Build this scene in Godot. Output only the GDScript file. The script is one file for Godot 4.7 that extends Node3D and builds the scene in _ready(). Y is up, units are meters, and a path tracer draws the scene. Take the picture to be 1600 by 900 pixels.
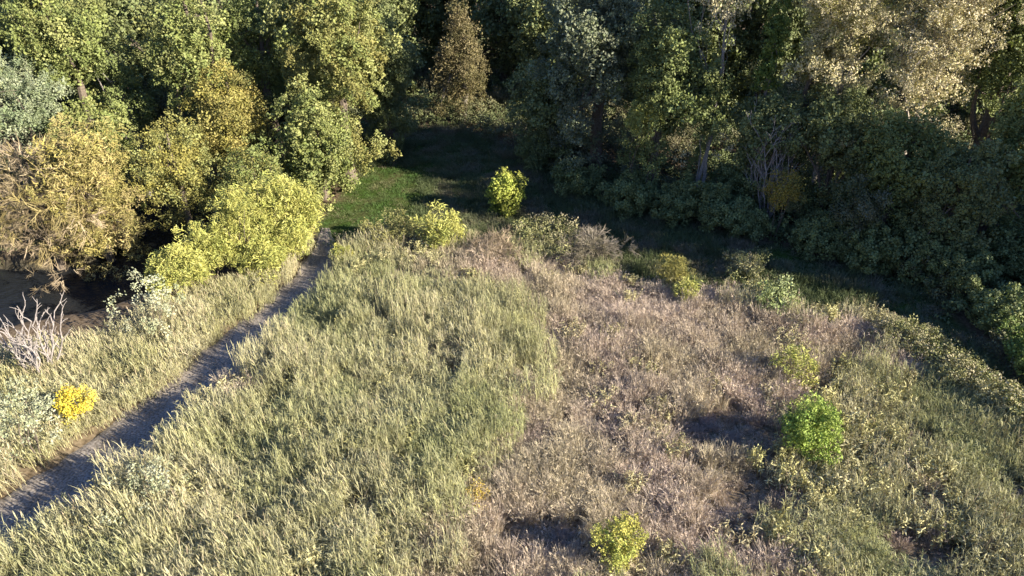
extends Node3D

var rng := RandomNumberGenerator.new()
var taken := {}
var bump := FastNoiseLite.new()
var patchy := FastNoiseLite.new()
var fine := FastNoiseLite.new()
var track_left: Array = [Vector2(-18.97, -12.26), Vector2(-17.82, -14.19), Vector2(-16.63, -16.06), Vector2(-15.57, -17.55), Vector2(-14.73, -19.46), Vector2(-13.88, -21.32), Vector2(-13.03, -23.69), Vector2(-11.95, -26.12), Vector2(-11.30, -28.35), Vector2(-10.69, -30.30), Vector2(-10.38, -32.45), Vector2(-10.37, -34.15), Vector2(-10.43, -35.37)]
var stream_line: Array = [Vector2(-52.73, -28.81), Vector2(-34.21, -28.92), Vector2(-23.90, -29.38), Vector2(-20.38, -30.57), Vector2(-18.90, -34.21), Vector2(-18.70, -37.70), Vector2(-20.62, -42.24), Vector2(-25.27, -46.29), Vector2(-34.64, -49.56)]
var meadow_far: Array = [Vector2(-8.07, -32.93), Vector2(-6.91, -34.15), Vector2(-4.77, -33.50), Vector2(-2.02, -32.93), Vector2(1.98, -32.04), Vector2(5.04, -30.11), Vector2(6.99, -28.69), Vector2(10.44, -29.10), Vector2(12.65, -26.53), Vector2(16.63, -25.77), Vector2(16.86, -23.91), Vector2(17.62, -21.82), Vector2(18.60, -19.29), Vector2(20.52, -14.42)]
var strip_far: Array = [Vector2(-9.90, -49.22), Vector2(-4.81, -51.96), Vector2(0.00, -46.71), Vector2(3.96, -40.76), Vector2(7.39, -37.32), Vector2(10.65, -35.37), Vector2(13.60, -33.43), Vector2(16.22, -31.38), Vector2(18.67, -29.63), Vector2(19.64, -27.26), Vector2(19.65, -22.71), Vector2(20.17, -18.86), Vector2(21.70, -14.66)]
var meadow_poly := PackedVector2Array()
var verge_poly := PackedVector2Array()
var mown_poly := PackedVector2Array()
var dry_poly := PackedVector2Array()
var leaf_mat: StandardMaterial3D
var grass_mat: StandardMaterial3D
var bark: Dictionary = {}
var sprigs: Dictionary = {}
var lobe_cache: Dictionary = {}


# ---------------------------------------------------------------- helpers
func numbered(called: String) -> String:
	if not taken.has(called):
		taken[called] = 0
		return called
	taken[called] += 1
	return "%s_%03d" % [called, taken[called]]


func tag(o: Node3D, label: String, category: String, group := "", kind := "") -> void:
	if label: o.set_meta("label", label)
	if category: o.set_meta("category", category)
	if group: o.set_meta("group", group)
	if kind: o.set_meta("kind", kind)


func put(called: String, mesh: Mesh, m: Material, parent: Node3D = self) -> MeshInstance3D:
	var o := MeshInstance3D.new()
	o.name = numbered(called) if parent == self else called
	o.mesh = mesh
	o.material_override = m
	parent.add_child(o, true)
	return o


func scatter(called: String, mesh: Mesh, m: Material, where: Array, tints: PackedColorArray, parent: Node3D = self) -> MultiMeshInstance3D:
	var mm := MultiMesh.new()
	mm.transform_format = MultiMesh.TRANSFORM_3D
	mm.use_colors = true
	mm.mesh = mesh
	mm.instance_count = where.size()
	for i in where.size():
		mm.set_instance_transform(i, where[i])
		mm.set_instance_color(i, tints[i])
	var o := MultiMeshInstance3D.new()
	o.name = numbered(called) if parent == self else called
	o.multimesh = mm
	o.material_override = m
	parent.add_child(o, true)
	return o


func sd_line(p: Vector2, line: Array) -> float:
	var best := 1e9
	for i in line.size() - 1:
		var q := Geometry2D.get_closest_point_to_segment(p, line[i], line[i + 1])
		best = minf(best, p.distance_squared_to(q))
	return sqrt(best)


func track_x(z: float) -> float:
	# left edge of the track at this z; the track runs away from the camera
	for i in track_left.size() - 1:
		var a: Vector2 = track_left[i]
		var b: Vector2 = track_left[i + 1]
		if z <= a.y and z >= b.y:
			return lerpf(a.x, b.x, (a.y - z) / (a.y - b.y))
	return 1e9


func track_width(z: float) -> float:
	return lerpf(3.3, 2.0, clampf((-13.0 - z) / 17.0, 0, 1)) if z > -30.0 else lerpf(2.0, 0.05, clampf((-30.0 - z) / 5.6, 0, 1))


func height(x: float, z: float) -> float:
	var h := bump.get_noise_2d(x, z) * 0.22 + fine.get_noise_2d(x, z) * 0.05
	var tx := track_x(z)
	if tx < 1e8:
		var tw := track_width(z)
		var e := absf(x - tx - tw / 2) - tw / 2
		h = lerpf(-0.16, h, smoothstep(-0.1, 0.7, e))
	if x < 4.0 and z < -16.0 and z > -75.0:
		var d := sd_line(Vector2(x, z), stream_line) + fine.get_noise_2d(x * 0.7, z * 0.7) * 0.5
		h = lerpf(-1.75, h, smoothstep(2.3, 4.1, d))
	return h


func basis_up(up: Vector3, turn: float, size: float) -> Basis:
	var y := up.normalized()
	var x := y.cross(Vector3(sin(turn), 0.13, cos(turn))).normalized()
	var z := x.cross(y)
	return Basis(x * size, y * size, z * size)


func rand_dir() -> Vector3:
	var y := rng.randf_range(-1, 1)
	var a := rng.randf() * TAU
	var r := sqrt(1 - y * y)
	return Vector3(r * cos(a), y, r * sin(a))


func mixc(a: Color, b: Color, t: float) -> Color:
	return Color(lerpf(a.r, b.r, t), lerpf(a.g, b.g, t), lerpf(a.b, b.b, t))


func tone(c: Color, k: float) -> Color:
	return Color(c.r * k, c.g * k, c.b * k)


# ---------------------------------------------------------------- plant pieces
func quad_strip(st: SurfaceTool, pts: Array, widths: Array, side: Vector3, c: Color) -> void:
	# a flat bent strip; a zero last width makes a pointed tip
	st.set_color(c)
	for i in pts.size() - 1:
		var a: Vector3 = pts[i]
		var b: Vector3 = pts[i + 1]
		var wa: Vector3 = side * widths[i]
		var wb: Vector3 = side * widths[i + 1]
		st.add_vertex(a - wa); st.add_vertex(b - wb); st.add_vertex(a + wa)
		if widths[i + 1] > 0.0:
			st.add_vertex(a + wa); st.add_vertex(b - wb); st.add_vertex(b + wb)


func finish(st: SurfaceTool) -> ArrayMesh:
	st.generate_normals()
	return st.commit()


func new_st() -> SurfaceTool:
	var st := SurfaceTool.new()
	st.begin(Mesh.PRIMITIVE_TRIANGLES)
	st.set_smooth_group(-1)
	return st


func add_tube(st: SurfaceTool, pts: Array, radii: Array, sides := 6) -> void:
	var rings: Array = []
	for i in pts.size():
		var t: Vector3 = (pts[mini(i + 1, pts.size() - 1)] - pts[maxi(i - 1, 0)]).normalized()
		var u := t.cross(Vector3(0.31, 0.2, 0.93)).normalized()
		var v := t.cross(u)
		var ring: Array = []
		for k in sides:
			var a := TAU * k / sides
			ring.append(pts[i] + (u * cos(a) + v * sin(a)) * radii[i])
		rings.append(ring)
	for i in pts.size() - 1:
		for k in sides:
			var n := (k + 1) % sides
			st.add_vertex(rings[i][k]); st.add_vertex(rings[i][n]); st.add_vertex(rings[i + 1][k])
			st.add_vertex(rings[i][n]); st.add_vertex(rings[i + 1][n]); st.add_vertex(rings[i + 1][k])


func leaf_sprig(n: int, spread: float, length: float, width: float, upright := 0.35) -> ArrayMesh:
	# a little spray of leaves growing along +y
	var st := new_st()
	for i in n:
		var p := rand_dir() * spread * pow(rng.randf(), 0.4)
		p.y = p.y * 0.7 + spread * 0.3
		var d := (rand_dir() + Vector3.UP * upright).normalized()
		var side := d.cross(rand_dir()).normalized()
		var k := rng.randf_range(0.7, 1.3)
		var nrm := side.cross(d)
		var v := rng.randf_range(0.8, 1.2)
		var c := Color(v * rng.randf_range(0.92, 1.08), v, v * rng.randf_range(0.8, 1.15))
		quad_strip(st, [p, p + d * length * 0.45 * k + nrm * length * 0.1, p + d * length * k], [width * 0.22, width * 0.5 * k, 0.0], side, c)
	return finish(st)


func twig_sprig(n: int, length: float) -> ArrayMesh:
	# bare fine twigs fanning out along +y
	var st := new_st()
	for i in n:
		var d := (rand_dir() * 0.75 + Vector3.UP * 0.9).normalized()
		var p := rand_dir() * 0.12
		var l := length * rng.randf_range(0.6, 1.2)
		var side := d.cross(rand_dir()).normalized()
		var bend := rand_dir() * l * 0.16
		var v := rng.randf_range(0.6, 1.3)
		quad_strip(st, [p, p + d * l * 0.5 + bend, p + d * l + bend * 0.4], [0.012, 0.009, 0.004], side, Color(v, v * 0.97, v * 0.93))
		var q := p + d * l * 0.45 + bend
		for s in 2:
			var e := (d + rand_dir() * 0.8).normalized()
			quad_strip(st, [q, q + e * l * 0.4], [0.008, 0.003], side, Color(v, v * 0.97, v * 0.93))
	return finish(st)


func reed_tuft(n: int, reach: float, tall: float, plumes: float, leafy: int, lean: float) -> ArrayMesh:
	var st := new_st()
	for i in n:
		var a := rng.randf() * TAU
		var p := Vector3(cos(a), 0, sin(a)) * reach * sqrt(rng.randf())
		p.y = -0.05
		var h := tall * rng.randf_range(0.72, 1.12)
		var d := Vector3(rng.randf_range(-1, 1), 0, rng.randf_range(-1, 1)) * lean
		var top := p + Vector3(d.x * h, h, d.z * h)
		var mid := p.lerp(top, 0.5) - d * h * 0.16
		var s := Vector3(rng.randf_range(-1, 1), 0, rng.randf_range(-1, 1)).normalized()
		var v := rng.randf_range(0.7, 1.2)
		quad_strip(st, [p, mid, top], [0.008, 0.007, 0.004], s, Color(v * 1.05, v, v * 0.9))
		for k in leafy:
			var f := rng.randf_range(0.22, 0.95)
			var q := p.lerp(mid, f * 2) if f < 0.5 else mid.lerp(top, f * 2 - 1)
			var b := rng.randf() * TAU
			var o := Vector3(cos(b), 0, sin(b))
			var l := rng.randf_range(0.35, 0.65) * tall / 1.5
			var w := rng.randf_range(0.004, 0.008)
			var lv := rng.randf_range(0.8, 1.2)
			var droop := rng.randf_range(-0.1, 0.6)
			quad_strip(st, [q, q + o * l * 0.25 + Vector3.UP * l * 0.5, q + o * l * 0.6 + Vector3.UP * l * (0.75 - droop)], [w * 0.7, w, 0.0], o.cross(Vector3.UP), Color(lv, lv * rng.randf_range(0.95, 1.06), lv * rng.randf_range(0.7, 1.1)))
		if rng.randf() < plumes:
			var dir := (top - mid).normalized() + Vector3(rng.randf_range(-0.2, 0.2), 0, rng.randf_range(-0.2, 0.2))
			var l := rng.randf_range(0.2, 0.34)
			var w := rng.randf_range(0.010, 0.017)
			var pc := Color(1.2, 1.06, 1.2) * rng.randf_range(0.8, 1.15)
			for turn in 2:
				var side := s if turn == 0 else s.cross(Vector3.UP)
				quad_strip(st, [top - dir * 0.06, top + dir * l * 0.45, top + dir * l], [0.008, w, 0.0], side, pc)
	return finish(st)


func hair_tuft(crowns: int, reach: float, n: int, tall: float, spread: float, wide: float, seed_heads: float) -> ArrayMesh:
	# fine dry grass: thin bent blades fanning out of one crown
	var st := new_st()
	var foot := Vector3.ZERO
	var grown := 1.0
	for i in n * crowns:
		if i % n == 0:
			var b := rng.randf() * TAU
			foot = Vector3(cos(b), 0, sin(b)) * reach * sqrt(rng.randf())
			grown = rng.randf_range(0.75, 1.2)
		var a := rng.randf() * TAU
		var o := Vector3(cos(a), 0, sin(a))
		var p := foot + o * 0.2 * sqrt(rng.randf())
		p.y = -0.04
		var h := grown * tall * rng.randf_range(0.5, 1.15)
		var out := spread * rng.randf_range(0.1, 1.0)
		var mid := p + Vector3.UP * h * 0.6 + o * out * h * 0.35
		var top := p + Vector3.UP * h * rng.randf_range(0.8, 1.0) + o * out * h
		var v := rng.randf_range(0.78, 1.2)
		var side := o.cross(Vector3.UP).rotated(Vector3.UP, rng.randf_range(-0.9, 0.9))
		var c := Color(v, v * rng.randf_range(0.94, 1.04), v * rng.randf_range(0.85, 1.1))
		quad_strip(st, [p, mid, top], [wide * 0.7, wide, 0.0], side, c)
		if rng.randf() < seed_heads:
			var d := (top - mid).normalized()
			for k in 4:
				var q := mid.lerp(top, rng.randf_range(0.5, 1.0))
				var e := (d + rand_dir() * 0.7).normalized()
				quad_strip(st, [q, q + e * 0.05, q + e * 0.1], [0.003, 0.008, 0.0], e.cross(rand_dir()).normalized(), tone(c, 1.15))
	return finish(st)


func weed_tuft(n: int, reach: float, tall: float, leaf: float) -> ArrayMesh:
	# leafy upright stalks with a loose fuzzy head
	var st := new_st()
	for i in n:
		var a := rng.randf() * TAU
		var p := Vector3(cos(a), 0, sin(a)) * reach * sqrt(rng.randf())
		p.y = -0.04
		var h := tall * rng.randf_range(0.6, 1.1)
		var top := p + Vector3(rng.randf_range(-0.2, 0.2), 1, rng.randf_range(-0.2, 0.2)) * h
		var s := Vector3(rng.randf_range(-1, 1), 0, rng.randf_range(-1, 1)).normalized()
		quad_strip(st, [p, top], [0.008, 0.004], s, Color(0.7, 0.6, 0.5))
		for k in 15:
			var f := sqrt(rng.randf_range(0.06, 1.0))
			var q := p.lerp(top, f)
			var d := (rand_dir() + Vector3.UP * 0.4).normalized()
			var v := rng.randf_range(0.65, 1.3)
			var l := leaf * rng.randf_range(0.7, 1.4)
			quad_strip(st, [q, q + d * l * 0.5, q + d * l + Vector3.DOWN * l * 0.2], [0.004, leaf * 0.16, 0.0], d.cross(rand_dir()).normalized(), Color(v, v, v * 0.9))
	return finish(st)


# ---------------------------------------------------------------- woody plants
func branch_path(a: Vector3, b: Vector3, n: int, wild: float) -> Array:
	var pts: Array = []
	var bow := rand_dir() * a.distance_to(b) * wild
	for i in n + 1:
		var t := float(i) / n
		var w := sin(t * PI)
		pts.append(a.lerp(b, t) + bow * w + (rand_dir() * a.distance_to(b) * wild * 0.35 if i > 0 and i < n else Vector3.ZERO))
	return pts


func tapered(n: int, r0: float, r1: float) -> Array:
	var r: Array = []
	for i in n + 1:
		r.append(lerpf(r0, r1, float(i) / n))
	return r


# x, z: where it stands; yc: height of the crown's middle; rx, ry: half width and half height of the crown
func plant(called: String, label: String, category: String, group: String, x: float, z: float, yc: float, rx: float, ry: float, o: Dictionary) -> Node3D:
	var root := Node3D.new()
	root.name = numbered(called)
	add_child(root)
	root.position = Vector3(x, height(x, z), z)
	tag(root, label, category, group)
	yc -= root.position.y
	var shrub: bool = o.get("shrub", false)
	if shrub:
		ry = minf(ry, yc * 1.05) if yc > 0.3 else ry
	var rz: float = rx * o.get("deep", 1.0)
	var colours: Array = o.colours
	var lr: float = o.get("lobe", 0.7)
	var bm: Material = bark[o.get("bark", "brown")]
	var size: float = o.get("size", 1.0)
	var shape: String = o.get("shape", "round")
	var noise := FastNoiseLite.new()
	noise.seed = rng.randi()
	noise.frequency = 0.9
	# lobes
	var area := 4.2 * PI * (rx * rz + 2.0 * rx * ry) / 3.0
	var count := int(maxf(6.0, area / (PI * lr * lr) * o.get("fill", 1.15)))
	var lobes: Array = []
	for i in count:
		var d := rand_dir()
		var k := pow(rng.randf(), 0.45) * (0.82 + 0.62 * noise.get_noise_3dv(d * 2.2))
		var w := 1.0
		if shape == "cone":
			w = clampf(0.62 - 0.5 * d.y * k, 0.1, 1.0) * 1.15
		elif shape == "column":
			w = 1.0 / maxf(0.35, sqrt(1.0 - d.y * d.y * 0.85)) * 0.75
		var c := Vector3(d.x * rx * w, d.y * ry, d.z * rz * w) * k
		c.y += yc
		c.y = maxf(c.y, lr * 0.55)
		lobes.append([c, lr * rng.randf_range(0.5, 1.4), rng.randi_range(0, colours.size() - 1), rng.randf_range(0.8, 1.2)])
	if not shrub:
		for i in int(count * o.get("skirt", 0.25)):
			var a := rng.randf() * TAU
			var k := sqrt(rng.randf()) * 0.75 * rx
			lobes.append([Vector3(cos(a) * k, rng.randf_range(0.1, 1.0) * yc, sin(a) * k), lr * rng.randf_range(0.7, 1.2), rng.randi_range(0, colours.size() - 1), rng.randf_range(0.8, 1.2)])
	# wood
	if shrub:
		var stems: int = o.get("stems", 5)
		for i in stems:
			var l: Array = lobes[rng.randi_range(0, lobes.size() - 1)]
			var a := rng.randf() * TAU
			var from := Vector3(cos(a), 0, sin(a)) * rng.randf_range(0.03, 0.18)
			from.y = -0.15
			var st := new_st()
			var r: float = o.get("wood", 0.02) * rng.randf_range(0.8, 1.3)
			add_tube(st, branch_path(from, l[0], 4, 0.1), tapered(4, r, r * 0.35), 5)
			put("stem", finish(st), bm, root)
	else:
		var r: float = o.get("wood", 0.028 * (yc + ry))
		var high := yc + ry * 0.55
		var top := Vector3(rng.randf_range(-0.12, 0.12) * rx, high, rng.randf_range(-0.12, 0.12) * rx)
		var path := branch_path(Vector3(0, -0.3, 0), top, 7, 0.035)
		var rad := tapered(7, r, r * 0.22)
		rad[0] = r * 1.45
		var st := new_st()
		add_tube(st, path, rad, 8)
		put("trunk", finish(st), bm, root)
		for i in int(o.get("limbs", 6)):
			var l: Array = lobes[rng.randi_range(0, lobes.size() - 1)]
			var f := rng.randf_range(0.25, 0.85)
			var from: Vector3 = path[int(f * 7)]
			var lt := new_st()
			var lp := branch_path(from, l[0], 5, 0.09)
			add_tube(lt, lp, tapered(5, r * lerpf(0.5, 0.28, f), r * 0.08), 6)
			for s in 3:
				var b: Vector3 = lp[2 + s]
				var near: Vector3 = lobes[rng.randi_range(0, lobes.size() - 1)][0]
				add_tube(lt, branch_path(b, b + (near - b).limit_length(rx * 0.55), 3, 0.12), tapered(3, r * 0.14, r * 0.04), 5)
			put("limb", finish(lt), bm, root)
	# leaves: each lobe of the crown is a spray of twigs and leaves
	var where: Array = []
	var tints := PackedColorArray()
	var mid := Vector3(0, yc, 0)
	for l in lobes:
		var c: Vector3 = l[0]
		var outward: Vector3 = (c - mid).normalized() + Vector3.UP * o.get("upright", 0.35)
		where.append(Transform3D(basis_up(outward, rng.randf() * TAU, l[1] / lr), c))
		tints.append(tone(mixc(colours[l[2]], colours[rng.randi_range(0, colours.size() - 1)], rng.randf() * 0.5), l[3]))
	var crown := scatter("foliage" if shrub else "crown", lobe_mesh(o.get("leaf", "broad"), lr, size, o.get("thick", 1.0), rng.randi_range(0, 2)), leaf_mat, where, tints, root)
	crown.set_meta("kind", "stuff")
	return root


func lobe_mesh(leaf: String, lr: float, size: float, thick: float, variant: int) -> ArrayMesh:
	var key := "%s %.2f %.2f %.2f %d" % [leaf, lr, size, thick, variant]
	if lobe_cache.has(key):
		return lobe_cache[key]
	var st := SurfaceTool.new()
	var n := int(maxf(5.0, 34.0 * lr * lr / (size * size) * thick))
	for i in n:
		var d := rand_dir()
		if d.y < -0.45 and rng.randf() < 0.7:
			continue
		st.append_from(sprigs[leaf], 0, Transform3D(basis_up(d + Vector3.UP * 0.3, rng.randf() * TAU, size * rng.randf_range(0.75, 1.3)), d * lr * rng.randf_range(0.55, 1.06)))
	lobe_cache[key] = st.commit()
	return lobe_cache[key]


func bare_shrub(called: String, label: String, x: float, z: float, tall: float, wide: float, wood: String, stems: int) -> void:
	var root := Node3D.new()
	root.name = numbered(called)
	add_child(root)
	root.position = Vector3(x, height(x, z), z)
	tag(root, label, "shrub")
	for i in stems:
		var a := TAU * i / stems + rng.randf_range(-0.4, 0.4)
		var from := Vector3(cos(a), 0, sin(a)) * 0.15
		from.y = -0.1
		var f := sqrt((i + 0.6) / stems)
		var top := Vector3(cos(a) * wide * f, tall * rng.randf_range(0.75, 1.05), sin(a) * wide * f * 0.7)
		var st := new_st()
		var path := branch_path(from, top, 6, 0.09)
		add_tube(st, path, tapered(6, 0.045, 0.016), 6)
		for k in 7:
			var b: Vector3 = path[2 + k % 5]
			var e := (top.normalized() * 0.7 + Vector3.UP * 0.7 + rand_dir() * 0.75).normalized() * tall * rng.randf_range(0.16, 0.36)
			var tw := branch_path(b, b + e, 4, 0.12)
			add_tube(st, tw, tapered(4, 0.022, 0.009), 5)
			for s in 2:
				var g: Vector3 = tw[2 + s]
				add_tube(st, branch_path(g, g + (e.normalized() + rand_dir() * 0.7) * tall * 0.1, 2, 0.1), tapered(2, 0.012, 0.006), 4)
		put("stem", finish(st), bark[wood], root)


# ---------------------------------------------------------------- scene
func noise_tex(freq: float, ramp: Array, seed_no: int, px := 512) -> NoiseTexture2D:
	var n := FastNoiseLite.new()
	n.seed = seed_no
	n.frequency = freq
	n.fractal_octaves = 5
	var t := NoiseTexture2D.new()
	t.width = px; t.height = px
	t.seamless = true
	t.noise = n
	var g := Gradient.new()
	g.offsets = PackedFloat32Array([0.0, 0.5, 1.0])
	g.colors = PackedColorArray([ramp[0], ramp[1], ramp[2]])
	t.color_ramp = g
	return t


func wood_material(c: Color, seed_no: int) -> StandardMaterial3D:
	var m := StandardMaterial3D.new()
	var s := c.linear_to_srgb()
	m.albedo_texture = noise_tex(0.03, [s.darkened(0.4), s, s.lightened(0.25)], seed_no, 256)
	m.uv1_triplanar = true
	m.uv1_scale = Vector3(3, 0.8, 3)
	m.roughness = 0.9
	return m


func _ready() -> void:
	rng.seed = 4711
	bump.seed = 5; bump.frequency = 0.06
	patchy.seed = 9; patchy.frequency = 0.16
	fine.seed = 21; fine.frequency = 0.55

	# ---- camera, sky, sun, exposure
	var cam := Camera3D.new()
	cam.name = "camera"
	cam.position = Vector3(0, 18, 0)
	cam.rotation_degrees = Vector3(-32, 0, 0)
	cam.fov = 44.0
	cam.near = 0.2
	cam.far = 2500
	add_child(cam)
	cam.current = true
	var sky_mat := ProceduralSkyMaterial.new()
	sky_mat.sky_top_color = Color(0.32, 0.48, 0.76)
	sky_mat.sky_horizon_color = Color(0.74, 0.79, 0.85)
	sky_mat.sky_curve = 0.18
	sky_mat.ground_bottom_color = Color(0.14, 0.13, 0.09)
	sky_mat.ground_horizon_color = Color(0.4, 0.42, 0.4)
	var sky := Sky.new()
	sky.sky_material = sky_mat
	var env := Environment.new()
	env.background_mode = Environment.BG_SKY
	env.sky = sky
	env.background_energy_multiplier = 0.40
	env.tonemap_mode = Environment.TONE_MAPPER_LINEAR
	env.tonemap_exposure = 3.5
	env.sdfgi_enabled = true
	env.ssao_enabled = true
	env.ssil_enabled = true
	var we := WorldEnvironment.new()
	we.name = "environment"
	we.environment = env
	add_child(we)
	var sun := DirectionalLight3D.new()
	sun.name = "sun"
	sun.light_energy = 1.5
	sun.light_color = Color(1.0, 0.95, 0.87)
	sun.light_angular_distance = 0.5
	sun.shadow_enabled = true
	add_child(sun)
	# the light travels to the left and away from the camera, 23.5 degrees downwards
	var heading := deg_to_rad(24.0)
	var fall := deg_to_rad(23.5)
	sun.look_at_from_position(Vector3.ZERO, Vector3(-cos(heading) * cos(fall), -sin(fall), -sin(heading) * cos(fall)), Vector3.UP)

	# ---- materials and shared pieces
	leaf_mat = StandardMaterial3D.new()
	leaf_mat.vertex_color_use_as_albedo = true
	leaf_mat.roughness = 0.62
	leaf_mat.metallic_specular = 0.35
	leaf_mat.cull_mode = BaseMaterial3D.CULL_DISABLED
	leaf_mat.backlight_enabled = true
	leaf_mat.backlight = Color(0.5, 0.52, 0.36)
	grass_mat = leaf_mat.duplicate()
	grass_mat.roughness = 0.75
	grass_mat.backlight = Color(0.5, 0.49, 0.44)
	bark = {
		"brown": wood_material(Color(0.12, 0.095, 0.07), 1), "pale": wood_material(Color(0.36, 0.32, 0.27), 2), "grey": wood_material(Color(0.22, 0.2, 0.18), 3), "bleached": wood_material(Color(0.29, 0.26, 0.245), 4),
	}
	sprigs = {
		"broad": leaf_sprig(34, 0.31, 0.12, 0.075), "small": leaf_sprig(26, 0.28, 0.10, 0.055), "willow": leaf_sprig(26, 0.30, 0.17, 0.035, 0.5), "tiny": leaf_sprig(24, 0.20, 0.075, 0.045), "twig": twig_sprig(9, 0.6),
		"ivy": leaf_sprig(30, 0.25, 0.10, 0.085, 0.1),
	}

	build_setting()
	build_grass()
	build_undergrowth()
	build_trees()
	build_shrubs()


func build_setting() -> void:
	# polygons of the vegetation zones (metres, x to the right, z towards the viewer)
	for i in track_left.size() - 2:
		meadow_poly.append(track_left[i] + Vector2(track_width(track_left[i].y) + 0.3, 0))
		verge_poly.append(track_left[i] - Vector2(0.05, 0))
	for p in meadow_far:
		meadow_poly.append(p)
	meadow_poly.append(Vector2(24, -7))
	meadow_poly.append(Vector2(-19, -7))
	for p in [Vector2(-11.06, -33.86), Vector2(-11.62, -29.99), Vector2(-14.29, -28.69), Vector2(-16.25, -25.24), Vector2(-18.44, -23.86), Vector2(-21.17, -23.51), Vector2(-27.31, -22.92), Vector2(-28.41, -15.41), Vector2(-21.29, -10.26)]:
		verge_poly.append(p)
	for p in [Vector2(-8.74, -32.93), Vector2(-10.30, -33.86), Vector2(-10.70, -35.92), Vector2(-10.40, -39.34), Vector2(-9.53, -44.39)]:
		mown_poly.append(p)
	for p in strip_far:
		mown_poly.append(p)
	for i in meadow_far.size():
		mown_poly.append(meadow_far[meadow_far.size() - 1 - i])
	dry_poly = PackedVector2Array([Vector2(-3.45, -29.99), Vector2(-1.31, -31.64), Vector2(1.94, -31.31), Vector2(4.99, -29.75), Vector2(6.93, -28.35), Vector2(10.05, -27.58), Vector2(12.48, -26.02), Vector2(16.52, -25.53), Vector2(16.59, -23.34), Vector2(13.72, -21.51), Vector2(11.41, -20.65), Vector2(9.24, -19.87), Vector2(9.31, -18.22), Vector2(8.46, -14.91), Vector2(6.60, -13.51), Vector2(5.32, -11.31), Vector2(-2.23, -11.31), Vector2(-1.99, -14.91), Vector2(-2.46, -16.88), Vector2(-0.57, -18.70), Vector2(0.00, -21.71), Vector2(0.42, -25.15), Vector2(-0.30, -28.24)])

	# ground: one sheet, fine where the camera looks, coarse out to the horizon
	var xs: Array = [-1200.0, -400.0, -150.0, -90.0, -65.0]
	var zs: Array = [-1500.0, -500.0, -220.0, -150.0, -120.0, -100.0]
	var v := -55.0
	while v <= 55.0:
		xs.append(v); v += 0.5
	xs.append_array([65.0, 90.0, 150.0, 400.0, 1200.0])
	v = -90.0
	while v <= 0.0:
		zs.append(v); v += 0.5
	zs.append_array([10.0, 40.0, 120.0, 400.0, 1200.0])
	var soil := Color(0.27, 0.22, 0.155)
	var litter := Color(0.18, 0.14, 0.10)
	var green := Color(0.055, 0.10, 0.022)
	var mud := Color(0.09, 0.08, 0.06)
	var verts := PackedVector3Array()
	var cols := PackedColorArray()
	var idx := PackedInt32Array()
	var nx := xs.size()
	for j in zs.size():
		for i in nx:
			var x: float = xs[i]
			var z: float = zs[j]
			var h := height(x, z)
			verts.append(Vector3(x, h, z))
			var p := Vector2(x, z)
			var n := patchy.get_noise_2d(x, z)
			var c := litter
			if Geometry2D.is_point_in_polygon(p, meadow_poly) or Geometry2D.is_point_in_polygon(p, verge_poly):
				c = mixc(soil, litter, clampf(0.4 + n * 1.2, 0, 1))
			elif Geometry2D.is_point_in_polygon(p, mown_poly):
				c = mixc(green, Color(0.13, 0.115, 0.06), clampf(fine.get_noise_2d(x * 0.8, z * 0.8) * 1.4 + 0.12, 0, 1))
			if h < -0.5:
				c = mud
			cols.append(c)
	for j in zs.size() - 1:
		for i in nx - 1:
			var a := j * nx + i
			idx.append_array([a, a + 1, a + nx, a + 1, a + nx + 1, a + nx])
	var st := SurfaceTool.new()
	st.begin(Mesh.PRIMITIVE_TRIANGLES)
	for i in verts.size():
		st.set_color(cols[i])
		st.add_vertex(verts[i])
	for i in idx:
		st.add_index(i)
	st.generate_normals()
	var gm := StandardMaterial3D.new()
	gm.vertex_color_use_as_albedo = true
	gm.albedo_texture = noise_tex(0.02, [Color(0.5, 0.48, 0.45), Color(0.85, 0.84, 0.8), Color(1, 1, 1)], 31)
	gm.uv1_triplanar = true
	gm.uv1_world_triplanar = true
	gm.uv1_scale = Vector3.ONE * 0.45
	gm.roughness = 0.95
	gm.metallic_specular = 0.2
	tag(put("ground", st.commit(), gm), "", "", "", "structure")

	# dirt track: a ribbon with two worn wheel lines and a rough crown
	st = SurfaceTool.new()
	st.begin(Mesh.PRIMITIVE_TRIANGLES)
	var rows := 0
	var z0: float = track_left[0].y
	var z1: float = track_left[track_left.size() - 1].y
	var across := 14
	while z0 - rows * 0.25 > z1:
		var z := z0 - rows * 0.25
		var x0 := track_x(z)
		for k in across + 1:
			var f := float(k) / across
			var edge := (0.35 * fine.get_noise_2d(z * 1.3, 40.0 + k)) if k == 0 or k == across else 0.0
			var x := x0 - 0.15 + edge * minf(1.0, track_width(z)) + f * (track_width(z) + 0.3)
			var rut := exp(-pow((f - 0.28) / 0.09, 2.0)) + exp(-pow((f - 0.74) / 0.09, 2.0))
			var h := -0.10 - 0.035 * rut + fine.get_noise_2d(x * 3.0, z * 3.0) * 0.05
			if k == 0 or k == across:
				h = height(x, z) - 0.03
			var n := fine.get_noise_2d(x * 2.2 + 70.0, z * 1.1)
			var c := mixc(Color(0.35, 0.32, 0.30), Color(0.24, 0.215, 0.195), clampf(n * 1.5 + 0.35 - rut * 0.25, 0, 1))
			st.set_color(c)
			st.add_vertex(Vector3(x, h, z))
		rows += 1
	for j in rows - 1:
		for k in across:
			var a := j * (across + 1) + k
			for q in [a, a + across + 1, a + 1, a + 1, a + across + 1, a + across + 2]:
				st.add_index(q)
	st.generate_normals()
	var tm: StandardMaterial3D = gm.duplicate()
	tm.uv1_scale = Vector3.ONE * 0.9
	tag(put("track", st.commit(), tm), "", "", "", "structure")

	# stream
	st = SurfaceTool.new()
	st.begin(Mesh.PRIMITIVE_TRIANGLES)
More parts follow.
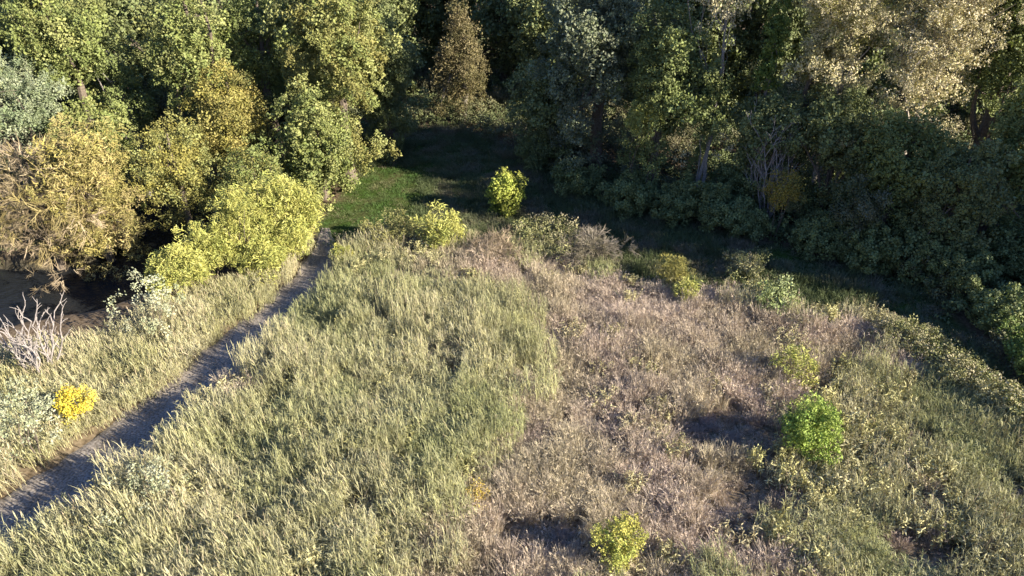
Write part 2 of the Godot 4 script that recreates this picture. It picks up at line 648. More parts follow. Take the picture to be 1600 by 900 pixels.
	for i in stream_line.size():
		var a: Vector2 = stream_line[maxi(i - 1, 0)]
		var b: Vector2 = stream_line[mini(i + 1, stream_line.size() - 1)]
		var t := (b - a).normalized()
		var s := Vector2(-t.y, t.x) * 5.0
		var c: Vector2 = stream_line[i]
		st.add_vertex(Vector3(c.x - s.x, -1.1, c.y - s.y))
		st.add_vertex(Vector3(c.x + s.x, -1.1, c.y + s.y))
	for i in stream_line.size() - 1:
		for q in [i * 2, i * 2 + 2, i * 2 + 1, i * 2 + 1, i * 2 + 2, i * 2 + 3]:
			st.add_index(q)
	st.generate_normals()
	var wm := StandardMaterial3D.new()
	wm.albedo_color = Color(0.014, 0.016, 0.018).linear_to_srgb()
	wm.roughness = 0.12
	wm.metallic_specular = 0.25
	var rn := FastNoiseLite.new()
	rn.seed = 77
	rn.frequency = 0.02
	var rt := NoiseTexture2D.new()
	rt.width = 512; rt.height = 512
	rt.seamless = true
	rt.as_normal_map = true
	rt.bump_strength = 5.0
	rt.noise = rn
	wm.normal_enabled = true
	wm.normal_texture = rt
	wm.normal_scale = 0.5
	wm.uv1_triplanar = true
	wm.uv1_world_triplanar = true
	wm.uv1_scale = Vector3(0.12, 0.3, 0.4)
	tag(put("stream_water", st.commit(), wm), "", "", "", "structure")


func build_grass() -> void:
	var kinds := {}
	for k in 4:
		kinds["reed%d" % k] = reed_tuft(42, 0.62, 1.22, 0.5, 12, 0.15)
		kinds["short_reed%d" % k] = reed_tuft(42, 0.62, 0.86, 0.4, 11, 0.19)
		kinds["hair%d" % k] = hair_tuft(4, 0.45, 130, 0.7, 0.6, 0.004, 0.12)
		kinds["dead%d" % k] = hair_tuft(5, 0.5, 40, 0.4, 0.9, 0.005, 0.2)
		kinds["weed%d" % k] = weed_tuft(24, 0.5, 0.95, 0.13)
		kinds["rough%d" % k] = hair_tuft(6, 0.5, 34, 0.34, 1.0, 0.007, 0.1)
		kinds["lawn%d" % k] = hair_tuft(6, 0.5, 22, 0.15, 1.2, 0.007, 0.0)
	var groups := {
		"reed": [["meadow_reeds", "tall straw green reeds with pale plumes filling the meadow", "reeds"], {}],
		"verge": [["verge_reeds", "pale yellow green reeds on the verge between track and stream", "reeds"], {}],
		"hair": [["dry_grass", "fine pinkish brown dry grass in the open middle of the meadow", "grass"], {}],
		"dead": [["withered_undergrowth", "low dark withered stalks in the hollows of the meadow", "undergrowth"], {}],
		"weed": [["meadow_weeds", "leafy yellow green weeds among the meadow grass", "weeds"], {}],
		"lawn": [["mown_grass", "short green mown grass along the forest edge", "grass"], {}],
	}
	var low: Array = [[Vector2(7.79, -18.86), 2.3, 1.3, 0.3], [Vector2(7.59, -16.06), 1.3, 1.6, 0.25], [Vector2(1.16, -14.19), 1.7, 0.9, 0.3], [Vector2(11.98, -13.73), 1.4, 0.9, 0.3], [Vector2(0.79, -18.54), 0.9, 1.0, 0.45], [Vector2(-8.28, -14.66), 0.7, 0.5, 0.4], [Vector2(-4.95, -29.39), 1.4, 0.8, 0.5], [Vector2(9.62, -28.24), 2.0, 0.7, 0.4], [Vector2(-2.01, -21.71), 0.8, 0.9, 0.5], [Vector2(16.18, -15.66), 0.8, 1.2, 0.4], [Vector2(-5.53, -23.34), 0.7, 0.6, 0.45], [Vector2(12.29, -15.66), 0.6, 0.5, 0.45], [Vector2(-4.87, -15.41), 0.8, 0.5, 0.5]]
	var reed_a := Color(0.385, 0.38, 0.215)
	var reed_b := Color(0.48, 0.45, 0.29)
	var reed_c := Color(0.31, 0.325, 0.165)
	var hair_a := Color(0.50, 0.415, 0.34)
	var hair_b := Color(0.43, 0.375, 0.265)
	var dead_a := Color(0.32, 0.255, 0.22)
	var weed_a := Color(0.38, 0.365, 0.16)
	var step := 0.56
	var z := -60.0
	while z < -7.5:
		var x := -34.0
		while x < 34.0:
			var px := x + rng.randf_range(-0.5, 0.5) * step
			var pz := z + rng.randf_range(-0.5, 0.5) * step
			x += step
			# only the wedge the picture can see, and a margin
			if absf(px) > 6.0 - pz * 0.86:
				continue
			var p := Vector2(px, pz)
			var n1 := patchy.get_noise_2d(px, pz)
			var n2 := patchy.get_noise_2d(px * 2.7 + 200.0, pz * 2.7)
			var n3 := patchy.get_noise_2d(px * 0.8 - 300.0, pz * 0.8)
			var kind := ""
			var mesh := ""
			var c := reed_a
			var s := 1.0
			if Geometry2D.is_point_in_polygon(p, meadow_poly):
				var lowering := 1.0
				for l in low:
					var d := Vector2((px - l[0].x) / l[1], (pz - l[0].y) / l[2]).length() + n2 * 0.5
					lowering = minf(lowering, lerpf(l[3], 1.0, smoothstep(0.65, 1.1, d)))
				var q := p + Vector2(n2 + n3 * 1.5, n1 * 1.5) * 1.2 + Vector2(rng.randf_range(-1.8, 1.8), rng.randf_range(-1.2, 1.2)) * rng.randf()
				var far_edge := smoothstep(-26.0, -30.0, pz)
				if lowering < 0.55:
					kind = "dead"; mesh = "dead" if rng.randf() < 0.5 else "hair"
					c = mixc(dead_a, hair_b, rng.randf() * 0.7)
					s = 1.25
				elif Geometry2D.is_point_in_polygon(q, dry_poly):
					var r := rng.randf() + n2 * 0.5
					if r < maxf(n3 - 0.1, 0.0) * 0.5 - 0.02:
						kind = "weed"; mesh = "weed"; c = mixc(weed_a, hair_b, rng.randf_range(0.2, 0.8)); s = 0.8
					elif r < 0.03:
						kind = "dead"; mesh = "dead"; c = mixc(dead_a, hair_b, rng.randf()); s = 1.2
					else:
						kind = "hair"; mesh = "hair"; c = mixc(hair_a, hair_b, clampf(0.45 + n1 * 1.8 - (px - 4.0) * 0.05, 0, 1)); s = 1.0 + n3 * 0.6 + n2 * 0.4
				else:
					var right := px > 6.0
					var r := rng.randf() + n2 * 0.45
					if (right and r < 0.32 + n3 * 0.7) or (not right and r < 0.04 + maxf(n3 - 0.15, 0.0)):
						kind = "weed"; mesh = "weed"; c = mixc(weed_a, reed_b, rng.randf() * 0.8); s = 1.05
					elif r > 1.02 - far_edge * 0.25:
						kind = "dead"; mesh = "dead"; c = dead_a; s = 1.3
					elif n1 > 0.28 and r > 0.35:
						kind = "hair"; mesh = "hair"; c = mixc(hair_a, hair_b, rng.randf()); s = 1.15
					else:
						kind = "reed"; mesh = "short_reed" if right or far_edge > 0.4 or n2 < -0.25 else "reed"
						c = mixc(mixc(reed_a, reed_c, clampf(0.3 - n1 * 2.0, 0, 1)), reed_b, clampf(n3 * 1.6 + rng.randf() * 0.45 + (0.3 if right else 0.0), 0, 1)); s = 1.0 + n1 * 0.5
				s *= lowering
			elif Geometry2D.is_point_in_polygon(p, verge_poly):
				if rng.randf() < 0.16:
					continue
				kind = "verge"; mesh = "short_reed" if rng.randf() < 0.8 else "hair"
				c = mixc(mixc(reed_a, weed_a, rng.randf() * 0.4), reed_b, clampf(0.4 + n1 * 1.5, 0, 1)); s = 0.85 + n2 * 0.3
			elif Geometry2D.is_point_in_polygon(p, mown_poly):
				kind = "lawn"; mesh = "lawn" if px < -5.0 + n2 * 2.0 and pz > -44.0 else "rough"
				c = mixc(Color(0.075, 0.14, 0.035), Color(0.20, 0.175, 0.10), clampf(n2 * 1.5 + 0.15, 0, 1)); s = 1.0 + n1
				if mesh == "rough":
					c = mixc(Color(0.10, 0.13, 0.055), Color(0.22, 0.19, 0.13), clampf(n2 * 1.6 + 0.25, 0, 1)); s = 1.1 + n1 * 1.5
			else:
				continue
			var h := height(px, pz)
			if h < -0.7:
				continue
			mesh += str(rng.randi_range(0, 3))
			var box: Dictionary = groups[kind][1]
			if not box.has(mesh):
				box[mesh] = [[], PackedColorArray()]
			var b := basis_up(Vector3(rng.randf_range(-0.1, 0.1), 1, rng.randf_range(-0.1, 0.1)), rng.randf() * TAU, 1.0)
			var sy := s * rng.randf_range(0.8, 1.2)
			var sx := rng.randf_range(0.85, 1.2) * minf(1.0, s + 0.3)
			box[mesh][0].append(Transform3D(Basis(b.x * sx, b.y * sy, b.z * sx), Vector3(px, h, pz)))
			box[mesh][1].append(tone(c, rng.randf_range(0.8, 1.2)))
		z += step
	for k in groups:
		var info: Array = groups[k][0]
		var box: Dictionary = groups[k][1]
		if box.is_empty():
			continue
		var root := Node3D.new()
		root.name = info[0]
		add_child(root)
		tag(root, info[1], info[2], "", "stuff")
		for mesh in box:
			scatter("tufts", kinds[mesh], grass_mat, box[mesh][0], box[mesh][1], root).set_meta("kind", "stuff")


func build_undergrowth() -> void:
	var sets: Dictionary = {}
	var z := -78.0
	while z < -20.0:
		var x := -48.0
		while x < 52.0:
			x += 0.85
			var p := Vector2(x + rng.randf_range(-0.45, 0.45), z + rng.randf_range(-0.45, 0.45))
			if absf(p.x) > 9.0 - p.y * 0.86 or Geometry2D.is_point_in_polygon(p, meadow_poly) or Geometry2D.is_point_in_polygon(p, verge_poly) or Geometry2D.is_point_in_polygon(p, mown_poly):
				continue
			if p.x > -12.0 and p.x < 0.0 and p.y > -42.0:
				continue
			var h := height(p.x, p.y)
			if h < -0.5 or (p.x < -8.0 and p.y > -30.0):
				continue
			var v := rng.randi_range(0, 3)
			if not sets.has(v):
				sets[v] = [[], PackedColorArray()]
			var n := patchy.get_noise_2d(p.x, p.y)
			sets[v][0].append(Transform3D(basis_up(Vector3(rng.randf_range(-0.4, 0.4), 1, rng.randf_range(-0.4, 0.4)), rng.randf() * TAU, rng.randf_range(0.7, 1.25)), Vector3(p.x, h + 0.15 + maxf(0.0, n + 0.15) * 1.6, p.y)))
			sets[v][1].append(tone(mixc(Color(0.14, 0.17, 0.075), Color(0.18, 0.165, 0.10), clampf(0.3 + n * 2.0, 0, 1)), rng.randf_range(0.7, 1.2)))
		z += 0.85
	var root := Node3D.new()
	root.name = "forest_undergrowth"
	add_child(root)
	tag(root, "dark tangle of ivy and brambles covering the forest floor", "undergrowth", "", "stuff")
	for v in sets:
		scatter("tangle", lobe_mesh("broad", 0.75, 0.9, 0.8, 10 + v), leaf_mat, sets[v][0], sets[v][1], root).set_meta("kind", "stuff")


func build_trees() -> void:
	var green := [Color(0.21, 0.24, 0.08), Color(0.17, 0.205, 0.07), Color(0.26, 0.275, 0.105)]
	var deep := [Color(0.17, 0.205, 0.075), Color(0.19, 0.22, 0.08), Color(0.165, 0.195, 0.075)]
	var leafy := [Color(0.17, 0.20, 0.085), Color(0.19, 0.215, 0.09), Color(0.165, 0.19, 0.085)]
	var yellow := [Color(0.27, 0.245, 0.07), Color(0.22, 0.21, 0.07), Color(0.31, 0.265, 0.09)]
	var gold := [Color(0.35, 0.28, 0.095), Color(0.29, 0.25, 0.08), Color(0.38, 0.31, 0.13)]
	var silver := [Color(0.22, 0.26, 0.16), Color(0.18, 0.23, 0.13), Color(0.27, 0.30, 0.20)]
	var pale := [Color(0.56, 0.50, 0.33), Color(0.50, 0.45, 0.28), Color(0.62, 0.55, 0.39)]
	var olive := [Color(0.15, 0.13, 0.065), Color(0.12, 0.11, 0.05), Color(0.18, 0.15, 0.08)]
	var left := "trees beyond the stream"
	var right := "trees of the forest edge"
	# left of the clearing, beyond the stream
	plant("golden_willow", "yellow willow crown leaning over the stream behind the brown one", "tree", left, -21.46, -33.28, 3.13, 2.59, 3.51, {"colours": [Color(0.33, 0.29, 0.10), Color(0.27, 0.25, 0.09), Color(0.37, 0.31, 0.14)], "leaf": "willow", "lobe": 0.5, "limbs": 6})
	plant("brown_willow", "half bare grey brown twiggy willow on the stream bank", "tree", left, -23.86, -32.45, 3.05, 3.44, 3.21, {"colours": [Color(0.33, 0.27, 0.19), Color(0.28, 0.23, 0.15), Color(0.38, 0.32, 0.21), Color(0.34, 0.29, 0.12)], "leaf": "twig", "lobe": 0.6, "thick": 0.8, "fill": 0.75, "limbs": 9, "bark": "brown", "size": 1.1, "skirt": 0.2})
	plant("silver_poplar", "silvery grey green tree behind the golden willow", "tree", left, -25.61, -35.92, 6.90, 2.77, 2.52, {"colours": silver, "leaf": "small", "lobe": 0.6})
	plant("broadleaf_tree", "bright green tree behind the silvery one with dark gaps around it", "tree", left, -24.38, -39.81, 9.52, 2.58, 3.36, {"colours": green, "lobe": 0.55, "fill": 0.95})
	plant("broadleaf_tree", "tall slender light green tree rising between two dark hollows", "tree", left, -17.82, -40.76, 8.29, 2.67, 4.59, {"colours": green, "lobe": 0.5, "fill": 0.95})
	plant("broadleaf_tree", "dark green tree standing in the hollow behind the small green one", "tree", left, -23.23, -41.75, 6.05, 2.25, 3.47, {"colours": deep, "lobe": 0.6, "fill": 0.6, "bark": "grey"})
	plant("broadleaf_tree", "small fresh green tree at the foot of the dark hollow", "tree", left, -22.19, -36.32, 4.36, 1.78, 2.11, {"colours": green, "lobe": 0.45})
	plant("yellowing_tree", "rounded ochre yellow tree in front of the slender green one", "tree", left, -15.97, -39.34, 5.00, 2.17, 3.16, {"colours": yellow, "leaf": "small", "lobe": 0.45, "fill": 1.3})
	plant("yellowing_tree", "yellow green tree beside the stream bend left of the ochre one", "tree", left, -18.23, -35.92, 3.44, 2.33, 3.11, {"colours": [yellow[0], yellow[1], green[2]], "leaf": "small", "lobe": 0.45})
	plant("broadleaf_tree", "olive green understorey tree between the ochre tree and the track", "tree", left, -14.02, -35.92, 2.70, 2.08, 2.14, {"colours": [yellow[1], green[1], deep[1]], "leaf": "small", "lobe": 0.45, "fill": 0.9})
	plant("broadleaf_tree", "large light green tree overhanging the dark clearing", "tree", left, -10.05, -41.25, 8.53, 3.41, 4.25, {"colours": [green[0], green[2], yellow[1]], "lobe": 0.55})
	plant("broadleaf_tree", "fresh green tree at the mouth of the track", "tree", left, -11.17, -38.89, 3.97, 2.18, 3.06, {"colours": green, "lobe": 0.45, "skirt": 0.7})
	plant("broadleaf_tree", "dark green tree half hidden behind the large light one", "tree", left, -8.20, -46.11, 5.62, 2.25, 4.01, {"colours": leafy, "lobe": 0.6})
	plant("broadleaf_tree", "yellow green tree between the slender tree and the large one", "tree", left, -14.67, -42.78, 8.36, 2.23, 3.64, {"colours": [green[1], deep[1]], "lobe": 0.55, "fill": 0.8})
	# back row behind the left group
	for a in [[-30, "dark tree at the back behind the silvery tree"], [60, "dark tree at the back behind the bright green tree"], [-130, "dark tree at the back beyond the silvery tree"], [210, "dark tree at the back behind the tall slender tree"], [255, "dark tree farthest back behind the tall slender tree"], [430, "dark tree at the back behind the large light green tree"]]:
		var t := [a[0]]
		var w: Vector2 = {-30: Vector2(-38.21, -49.22), 60: Vector2(-37.75, -55.76), -130: Vector2(-45.26, -52.69), 210: Vector2(-27.46, -49.88), 255: Vector2(-29.20, -59.14), 430: Vector2(-17.41, -50.56)}[t[0]]
		plant("forest_tree", a[1], "tree", "dark trees at the back", w.x, w.y, 7.5, 4.5, 6.5, {"colours": leafy, "lobe": 0.95, "size": 1.4, "fill": 0.9})
	# the clearing and the forest on the right
	plant("conical_tree", "slim olive brown conical tree standing alone in the shaded clearing", "tree", "", -3.72, -52.69, 4.55, 2.42, 4.55, {"colours": olive, "leaf": "small", "lobe": 0.45, "shape": "cone", "bark": "pale", "skirt": 0.05})
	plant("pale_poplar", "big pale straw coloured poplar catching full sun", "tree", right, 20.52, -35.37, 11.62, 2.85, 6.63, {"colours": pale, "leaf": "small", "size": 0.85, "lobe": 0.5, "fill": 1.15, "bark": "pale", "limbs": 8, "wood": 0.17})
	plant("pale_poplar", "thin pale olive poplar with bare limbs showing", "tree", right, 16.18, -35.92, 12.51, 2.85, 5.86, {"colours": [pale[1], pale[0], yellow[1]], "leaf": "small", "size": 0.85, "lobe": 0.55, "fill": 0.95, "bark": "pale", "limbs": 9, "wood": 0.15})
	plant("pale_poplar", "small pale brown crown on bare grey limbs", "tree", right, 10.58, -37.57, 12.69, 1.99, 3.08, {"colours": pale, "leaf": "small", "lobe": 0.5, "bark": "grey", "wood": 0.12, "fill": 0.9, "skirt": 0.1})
	plant("yellowing_tree", "narrow mustard yellow tree under the thin pale poplar", "tree", right, 15.64, -37.15, 8.51, 0.98, 1.62, {"colours": yellow, "leaf": "small", "lobe": 0.4})
	plant("ivy_trunk", "tall bare trunk sheathed in bright ivy", "tree", right, 13.22, -37.15, 9.15, 0.49, 2.68, {"colours": [Color(0.14, 0.19, 0.045), Color(0.10, 0.15, 0.035)], "leaf": "ivy", "lobe": 0.35, "shape": "column", "bark": "grey", "wood": 0.13, "limbs": 3, "skirt": 0.3})
	plant("ivy_trunk", "broad ivy covered trunk with dead twigs on top", "tree", right, 10.58, -37.57, 6.39, 1.09, 2.39, {"colours": [deep[1], green[1]], "leaf": "ivy", "lobe": 0.4, "shape": "column", "bark": "grey", "wood": 0.13, "limbs": 5, "skirt": 0.3})
	plant("broadleaf_tree", "large grey green tree right of the conical tree", "tree", right, 5.01, -41.75, 9.63, 4.11, 6.45, {"colours": [Color(0.16, 0.19, 0.12), Color(0.14, 0.17, 0.10), Color(0.18, 0.20, 0.13)], "lobe": 0.75, "fill": 1.0})
	plant("broadleaf_tree", "dark rounded tree at the corner of the shaded clearing", "tree", right, 2.43, -44.39, 3.88, 2.51, 3.00, {"colours": leafy, "lobe": 0.6})
	plant("broadleaf_tree", "dark leafy tree between the grey green one and the ivy trunks", "tree", right, 7.90, -38.44, 7.34, 2.27, 3.89, {"colours": deep, "lobe": 0.6})
	plant("broadleaf_tree", "mid green tree in front of the big pale poplar", "tree", right, 18.88, -32.24, 5.57, 2.19, 2.67, {"colours": [deep[1], green[1], deep[0]], "lobe": 0.55})
	plant("broadleaf_tree", "dark green tree right of the big pale poplar", "tree", right, 24.48, -35.92, 11.95, 2.36, 5.91, {"colours": deep, "lobe": 0.65})
	plant("broadleaf_tree", "leafy green tree at the forest corner below the dark one", "tree", right, 23.59, -31.57, 6.14, 1.72, 3.06, {"colours": [deep[1], green[1]], "lobe": 0.55})
	plant("broadleaf_tree", "shaded green tree under the thin pale poplar", "tree", right, 16.64, -35.14, 5.66, 2.28, 2.52, {"colours": leafy, "lobe": 0.6})
	plant("broadleaf_tree", "shaded tree behind the dead grey shrub", "tree", right, 13.67, -36.73, 4.92, 1.88, 2.29, {"colours": leafy, "lobe": 0.6})
	plant("broadleaf_tree", "dusky tree at the forest corner above the bend of the mown path", "tree", right, 20.50, -29.99, 4.44, 1.90, 3.02, {"colours": leafy, "lobe": 0.6})
	# back row behind the forest edge
	var back: Array = [Vector2(-10.72, -59.14), Vector2(-6.38, -64.91), Vector2(-0.55, -60.96), Vector2(4.13, -56.57), Vector2(9.07, -54.96), Vector2(13.79, -53.43), Vector2(18.49, -52.69), Vector2(23.85, -52.69), Vector2(28.87, -51.96), Vector2(34.26, -51.25), Vector2(38.67, -49.22)]
	var says: Array = ["behind the dark half hidden tree", "behind the conical tree", "at the end of the clearing", "behind the rounded corner tree", "behind the large grey green tree", "behind the broad ivy trunk", "behind the tall ivy trunk", "behind the mustard yellow tree", "behind the thin pale poplar", "behind the big pale poplar", "behind the forest corner"]
	for i in back.size():
		var w: Vector2 = back[i]
		plant("forest_tree", "dark tree at the back " + says[i], "tree", "dark trees at the back", w.x, w.y, 7.5 + rng.randf() * 1.5, 4.6, 7.0, {"colours": leafy, "lobe": 1.0, "size": 1.5, "fill": 0.85})
	# trees that stand to the right of the view and shade the mown path
	var aside: Array = [[Vector2(31, -25.2), 10.0, 3.7, 8.4, "nearest the bend"], [Vector2(38.5, -21.5), 12.0, 3.6, 9.2, "behind the first one"], [Vector2(32.5, -30.5), 5.6, 3.4, 5.0, "at the corner of the wood"], [Vector2(36, -36), 6.0, 3.6, 5.6, "deep in the wood"], [Vector2(41, -30), 8.0, 4.0, 6.6, "behind the corner of the wood"]]
	for a in aside:
		plant("forest_tree", "tree shading the mown path " + a[4], "tree", "trees shading the mown path", a[0].x, a[0].y, a[1], a[2], a[3], {"colours": deep, "lobe": 0.8, "size": 1.4, "fill": 0.9, "skirt": 0.25})


func build_shrubs() -> void:
	var fresh := [Color(0.35, 0.36, 0.10), Color(0.26, 0.285, 0.08), Color(0.43, 0.42, 0.13)]
	var silver := [Color(0.35, 0.37, 0.24), Color(0.29, 0.32, 0.19), Color(0.40, 0.41, 0.29)]
	var bright := [Color(0.27, 0.35, 0.075), Color(0.33, 0.40, 0.10), Color(0.20, 0.29, 0.06)]
	var lemon := [Color(0.46, 0.42, 0.11), Color(0.42, 0.40, 0.10), Color(0.33, 0.36, 0.09)]
	var bramble := [Color(0.26, 0.26, 0.12), Color(0.20, 0.21, 0.09), Color(0.30, 0.27, 0.17)]
	var ivy := [Color(0.17, 0.205, 0.08), Color(0.185, 0.215, 0.085), Color(0.165, 0.20, 0.08)]
	var s := {"shrub": true, "leaf": "willow", "lobe": 0.42, "size": 0.9, "stems": 7}
	var with := func(extra: Dictionary) -> Dictionary:
		var d := s.duplicate()
		d.merge(extra, true)
		return d
	var bank := "bushes between stream and track"
	plant("willow_bush", "tall loose yellow green bush in the middle of the bank thicket", "bush", bank, -13.16, -30.61, 2.66, 1.22, 1.95, with.call({"colours": fresh, "stems": 9, "wood": 0.03, "upright": 1.0, "lobe": 0.32, "fill": 0.85}))
	plant("willow_bush", "yellow green bush between the tall loose bush and the track mouth", "bush", bank, -11.92, -32.24, 2.80, 1.21, 1.83, with.call({"colours": fresh, "wood": 0.03, "upright": 1.0, "lobe": 0.32, "fill": 0.85}))
	plant("willow_bush", "round yellow green bush at the stream bend", "bush", bank, -15.37, -28.13, 1.46, 1.35, 1.27, with.call({"colours": fresh, "upright": 0.8, "lobe": 0.32}))
	plant("willow_bush", "yellow green bush between the stream bend and the tall loose bush", "bush", bank, -14.33, -29.39, 1.59, 1.21, 1.43, with.call({"colours": fresh, "upright": 0.9, "lobe": 0.34}))
	plant("willow_bush", "narrow yellow green bush where the track enters the trees", "bush", bank, -10.75, -32.93, 2.22, 0.98, 1.68, with.call({"colours": fresh, "upright": 0.9, "lobe": 0.32}))
	plant("willow_bush", "low yellow green bush beside the track below the tall loose bush", "bush", bank, -12.16, -29.87, 1.08, 1.39, 0.95, with.call({"colours": fresh, "upright": 0.8, "lobe": 0.3}))
	plant("willow_bush", "small yellow green bush at the track edge below the narrow one", "bush", bank, -11.14, -31.38, 1.32, 0.95, 1.11, with.call({"colours": fresh, "upright": 0.8, "lobe": 0.3}))
	plant("silver_willow", "silver grey willow bush hanging over the stream", "bush", bank, -15.18, -24.68, 1.70, 1.38, 1.26, with.call({"colours": silver, "leaf": "tiny", "lobe": 0.42, "thick": 0.8, "fill": 0.6, "upright": 0.8}))
	plant("silver_willow", "large silver green bush below the bleached dead shrub", "bush", bank, -16.03, -17.46, 2.18, 1.46, 1.39, with.call({"colours": silver, "leaf": "tiny", "lobe": 0.44, "thick": 0.8, "fill": 0.6, "upright": 0.8}))
	plant("yellow_bush", "small bright yellow bush beside the silver green one", "bush", bank, -15.54, -19.35, 1.07, 0.57, 0.66, with.call({"colours": [Color(0.62, 0.50, 0.05), Color(0.55, 0.42, 0.07), Color(0.60, 0.54, 0.12)], "leaf": "tiny", "lobe": 0.25, "size": 0.8}))
	bare_shrub("dead_shrub", "bleached dead shrub with bare upright branches beside the stream", Vector2(-18.49, -22.02).x, Vector2(-18.49, -22.02).y, 2.7, 1.5, "bleached", 12)
	plant("silver_willow", "pale silver bush among the reeds right of the track", "bush", "", -10.93, -15.15, 1.57, 1.20, 1.20, with.call({"colours": silver, "leaf": "tiny", "lobe": 0.42, "thick": 0.7, "fill": 0.55, "upright": 0.9}))
	# in the meadow
	plant("meadow_shrub", "rounded bright green shrub with a long shadow on the dry grass", "shrub", "", 10.16, -17.85, 1.31, 1.08, 1.06, with.call({"colours": bright, "leaf": "broad", "lobe": 0.26, "size": 0.5, "fill": 0.8, "upright": 0.7}))
	plant("meadow_shrub", "yellow green shrub with a shadow on the low dry patch", "shrub", "", 2.97, -13.40, 1.14, 0.77, 0.79, with.call({"colours": lemon, "leaf": "broad", "lobe": 0.22, "size": 0.45, "fill": 0.75, "upright": 0.9}))
	plant("meadow_shrub", "sparse little golden shrub in the brown grass", "shrub", "", -1.10, -15.53, 0.73, 0.36, 0.54, with.call({"colours": [Color(0.55, 0.42, 0.06), Color(0.45, 0.33, 0.12)], "leaf": "tiny", "lobe": 0.2, "size": 0.6, "fill": 0.5, "stems": 4}))
	plant("meadow_shrub", "grey green rounded shrub at the far edge of the dry grass", "shrub", "", 11.57, -26.73, 0.89, 0.88, 0.88, with.call({"colours": [Color(0.28, 0.32, 0.16), Color(0.22, 0.27, 0.11)], "leaf": "small", "lobe": 0.32}))
	plant("meadow_shrub", "small bright green shrub in front of the olive one", "shrub", "", 7.99, -27.58, 0.59, 0.59, 0.60, with.call({"colours": fresh, "lobe": 0.25, "size": 0.7}))
	plant("meadow_shrub", "olive yellow shrub at the far edge of the dry grass", "shrub", "", 7.61, -28.92, 0.82, 0.85, 0.68, with.call({"colours": [Color(0.24, 0.22, 0.06), Color(0.19, 0.18, 0.06)], "lobe": 0.28, "size": 0.7}))
	plant("meadow_shrub", "fuzzy yellow green shrub above the bright rounded one", "shrub", "", 10.90, -21.71, 1.01, 0.69, 0.76, with.call({"colours": fresh, "lobe": 0.3, "size": 0.75, "fill": 0.8}))
	plant("climber_post", "slim bright green sapling at the meadow head against the dark clearing", "sapling", "", -0.36, -36.49, 1.50, 0.96, 1.91, with.call({"colours": [Color(0.24, 0.30, 0.05), Color(0.34, 0.36, 0.08)], "leaf": "broad", "lobe": 0.4, "size": 0.8, "shape": "column"}))
	plant("meadow_shrub", "yellow green shrub at the head of the reeds", "shrub", "", -3.67, -32.45, 1.05, 1.18, 0.88, with.call({"colours": fresh, "lobe": 0.35}))
	plant("meadow_shrub", "olive green shrub at the head of the reeds", "shrub", "", -6.04, -32.93, 0.94, 1.33, 0.75, with.call({"colours": [Color(0.22, 0.22, 0.09), Color(0.27, 0.26, 0.10)], "lobe": 0.35}))
	plant("meadow_shrub", "small yellow shrub beside the track mouth", "shrub", "", -8.44, -31.12, 0.63, 0.58, 0.59, with.call({"colours": lemon, "lobe": 0.22, "size": 0.6}))
	plant("bramble_mound", "olive bramble mound beside the slim sapling", "brambles", "brambles at the meadow edge", 1.82, -32.72, 0.75, 2.12, 0.58, with.call({"colours": bramble, "leaf": "small", "lobe": 0.35}))
	plant("bramble_mound", "brown dry bramble mound in front of the slim sapling", "brambles", "brambles at the meadow edge", -0.80, -31.12, 0.63, 1.85, 0.46, with.call({"colours": [Color(0.38, 0.31, 0.23), Color(0.32, 0.26, 0.19)], "leaf": "twig", "lobe": 0.35, "size": 0.6}))
	plant("bramble_mound", "grey withered bramble mound beside the olive one", "brambles", "brambles at the meadow edge", 4.05, -31.64, 0.60, 1.49, 0.47, with.call({"colours": [Color(0.28, 0.25, 0.21), Color(0.24, 0.22, 0.16)], "leaf": "twig", "lobe": 0.35, "size": 0.6}))
	plant("bramble_mound", "low olive bramble mound behind the grey green rounded shrub", "brambles", "brambles at the meadow edge", 11.32, -29.87, 0.62, 1.30, 0.45, with.call({"colours": bramble, "leaf": "small", "lobe": 0.28, "size": 0.7}))
	# hedge of brambles down the right side of the meadow
	var hedge: Array = [Vector2(16.34, -24.22), Vector2(16.85, -23.34), Vector2(17.32, -22.30), Vector2(17.76, -21.24), Vector2(18.16, -20.15), Vector2(18.45, -18.86), Vector2(18.88, -17.76)]
	var word: Array = ["first", "second", "third", "fourth", "fifth", "sixth", "seventh"]
	for i in hedge.size():
		var w: Vector2 = hedge[i]
		plant("bramble_mound", "%s bramble mound of the hedge, counted from the bend of the mown path" % word[i], "brambles", "bramble hedge along the meadow", w.x, w.y, 0.5, 1.25, 0.75, with.call({"colours": bramble, "leaf": "small", "lobe": 0.34, "size": 0.75}))
	# shaded undergrowth along the forest edge
	var edge := "bushes along the forest edge"
	plant("forest_bush", "golden leaved bush catching sun at the forest edge", "bush", edge, 13.88, -33.71, 2.83, 1.18, 1.08, with.call({"colours": [Color(0.34, 0.25, 0.045), Color(0.26, 0.21, 0.05)], "leaf": "small", "lobe": 0.35}))
	bare_shrub("dead_shrub", "dead grey shrub with tangled bare branches at the forest edge", Vector2(13.96, -35.53).x, Vector2(13.96, -35.53).y, 5.4, 1.5, "bleached", 12)
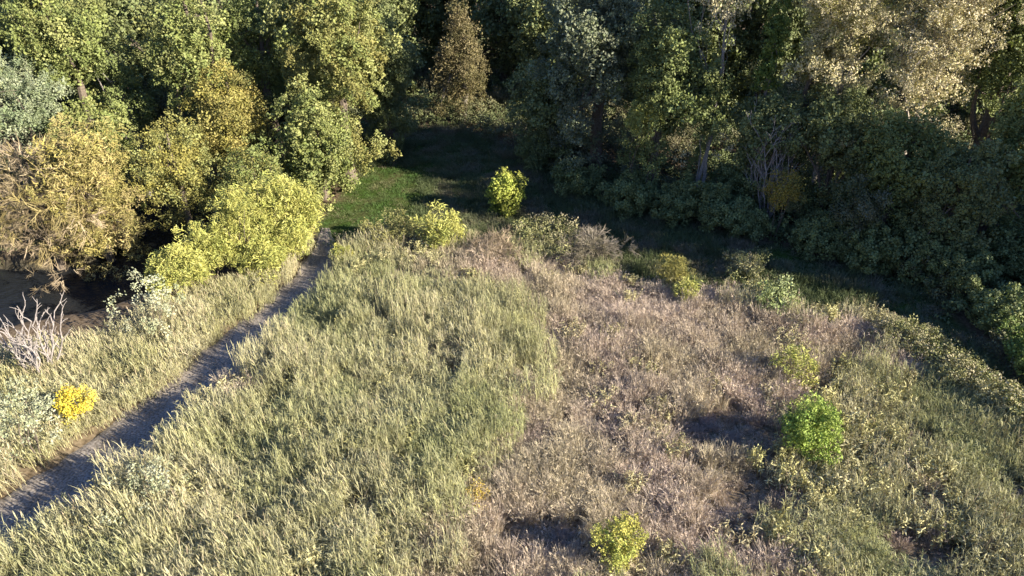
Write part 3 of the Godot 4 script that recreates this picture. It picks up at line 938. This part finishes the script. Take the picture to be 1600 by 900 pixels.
	plant("forest_bush", "yellow green bush glowing in the shade below the ivy trunk", "bush", edge, 7.30, -37.83, 5.43, 0.97, 0.93, with.call({"colours": fresh, "lobe": 0.4}))
	var spots: Array = [
		[Vector2(4.08, -39.81), 1.7, 1.6, "opposite the slim sapling"], [Vector2(6.82, -37.15), 1.9, 1.7, "opposite the olive bramble mound"], [Vector2(9.16, -35.92), 1.8, 2.0, "below the yellow green glowing bush"], [Vector2(11.42, -34.91), 2.0, 2.1, "opposite the olive yellow shrub"],
		[Vector2(12.62, -34.15), 1.6, 1.3, "between the golden leaved bush and the mown path"], [Vector2(15.73, -32.24), 2.0, 1.9, "opposite the grey green rounded shrub"], [Vector2(17.58, -31.12), 2.0, 2.1, "before the bend of the mown path"], [Vector2(19.60, -30.61), 2.1, 2.5, "at the bend of the mown path"],
		[Vector2(20.74, -28.52), 1.9, 2.3, "just past the bend of the mown path"], [Vector2(20.91, -25.63), 1.8, 1.8, "opposite the start of the bramble hedge"], [Vector2(20.94, -22.10), 1.9, 1.8, "opposite the middle of the bramble hedge"], [Vector2(24.44, -29.39), 2.2, 2.6, "behind the path bushes at the corner"],
		[Vector2(18.76, -34.38), 2.2, 2.8, "under the mid green tree"], [Vector2(13.01, -37.57), 2.0, 2.4, "beside the dead grey shrub"], [Vector2(1.67, -43.63), 1.7, 1.8, "at the corner of the shaded clearing"], [Vector2(16.34, -35.92), 1.8, 2.0, "beside the golden leaved bush"],
	]
	for a in spots:
		plant("forest_bush", "dark green bush " + a[3], "bush", edge, a[0].x, a[0].y, a[2] * 0.55, a[1], a[2] * 0.62, with.call({"colours": ivy if a[3] != "opposite the middle of the bramble hedge" else [Color(0.16, 0.22, 0.06), Color(0.20, 0.25, 0.07)], "leaf": "ivy", "lobe": 0.45, "size": 0.8}))
	plant("forest_bush", "grey green bush in front of the mid green tree", "bush", edge, 16.85, -31.38, 3.21, 1.24, 1.21, with.call({"colours": [Color(0.13, 0.14, 0.09), Color(0.10, 0.12, 0.06)], "leaf": "small", "lobe": 0.45}))
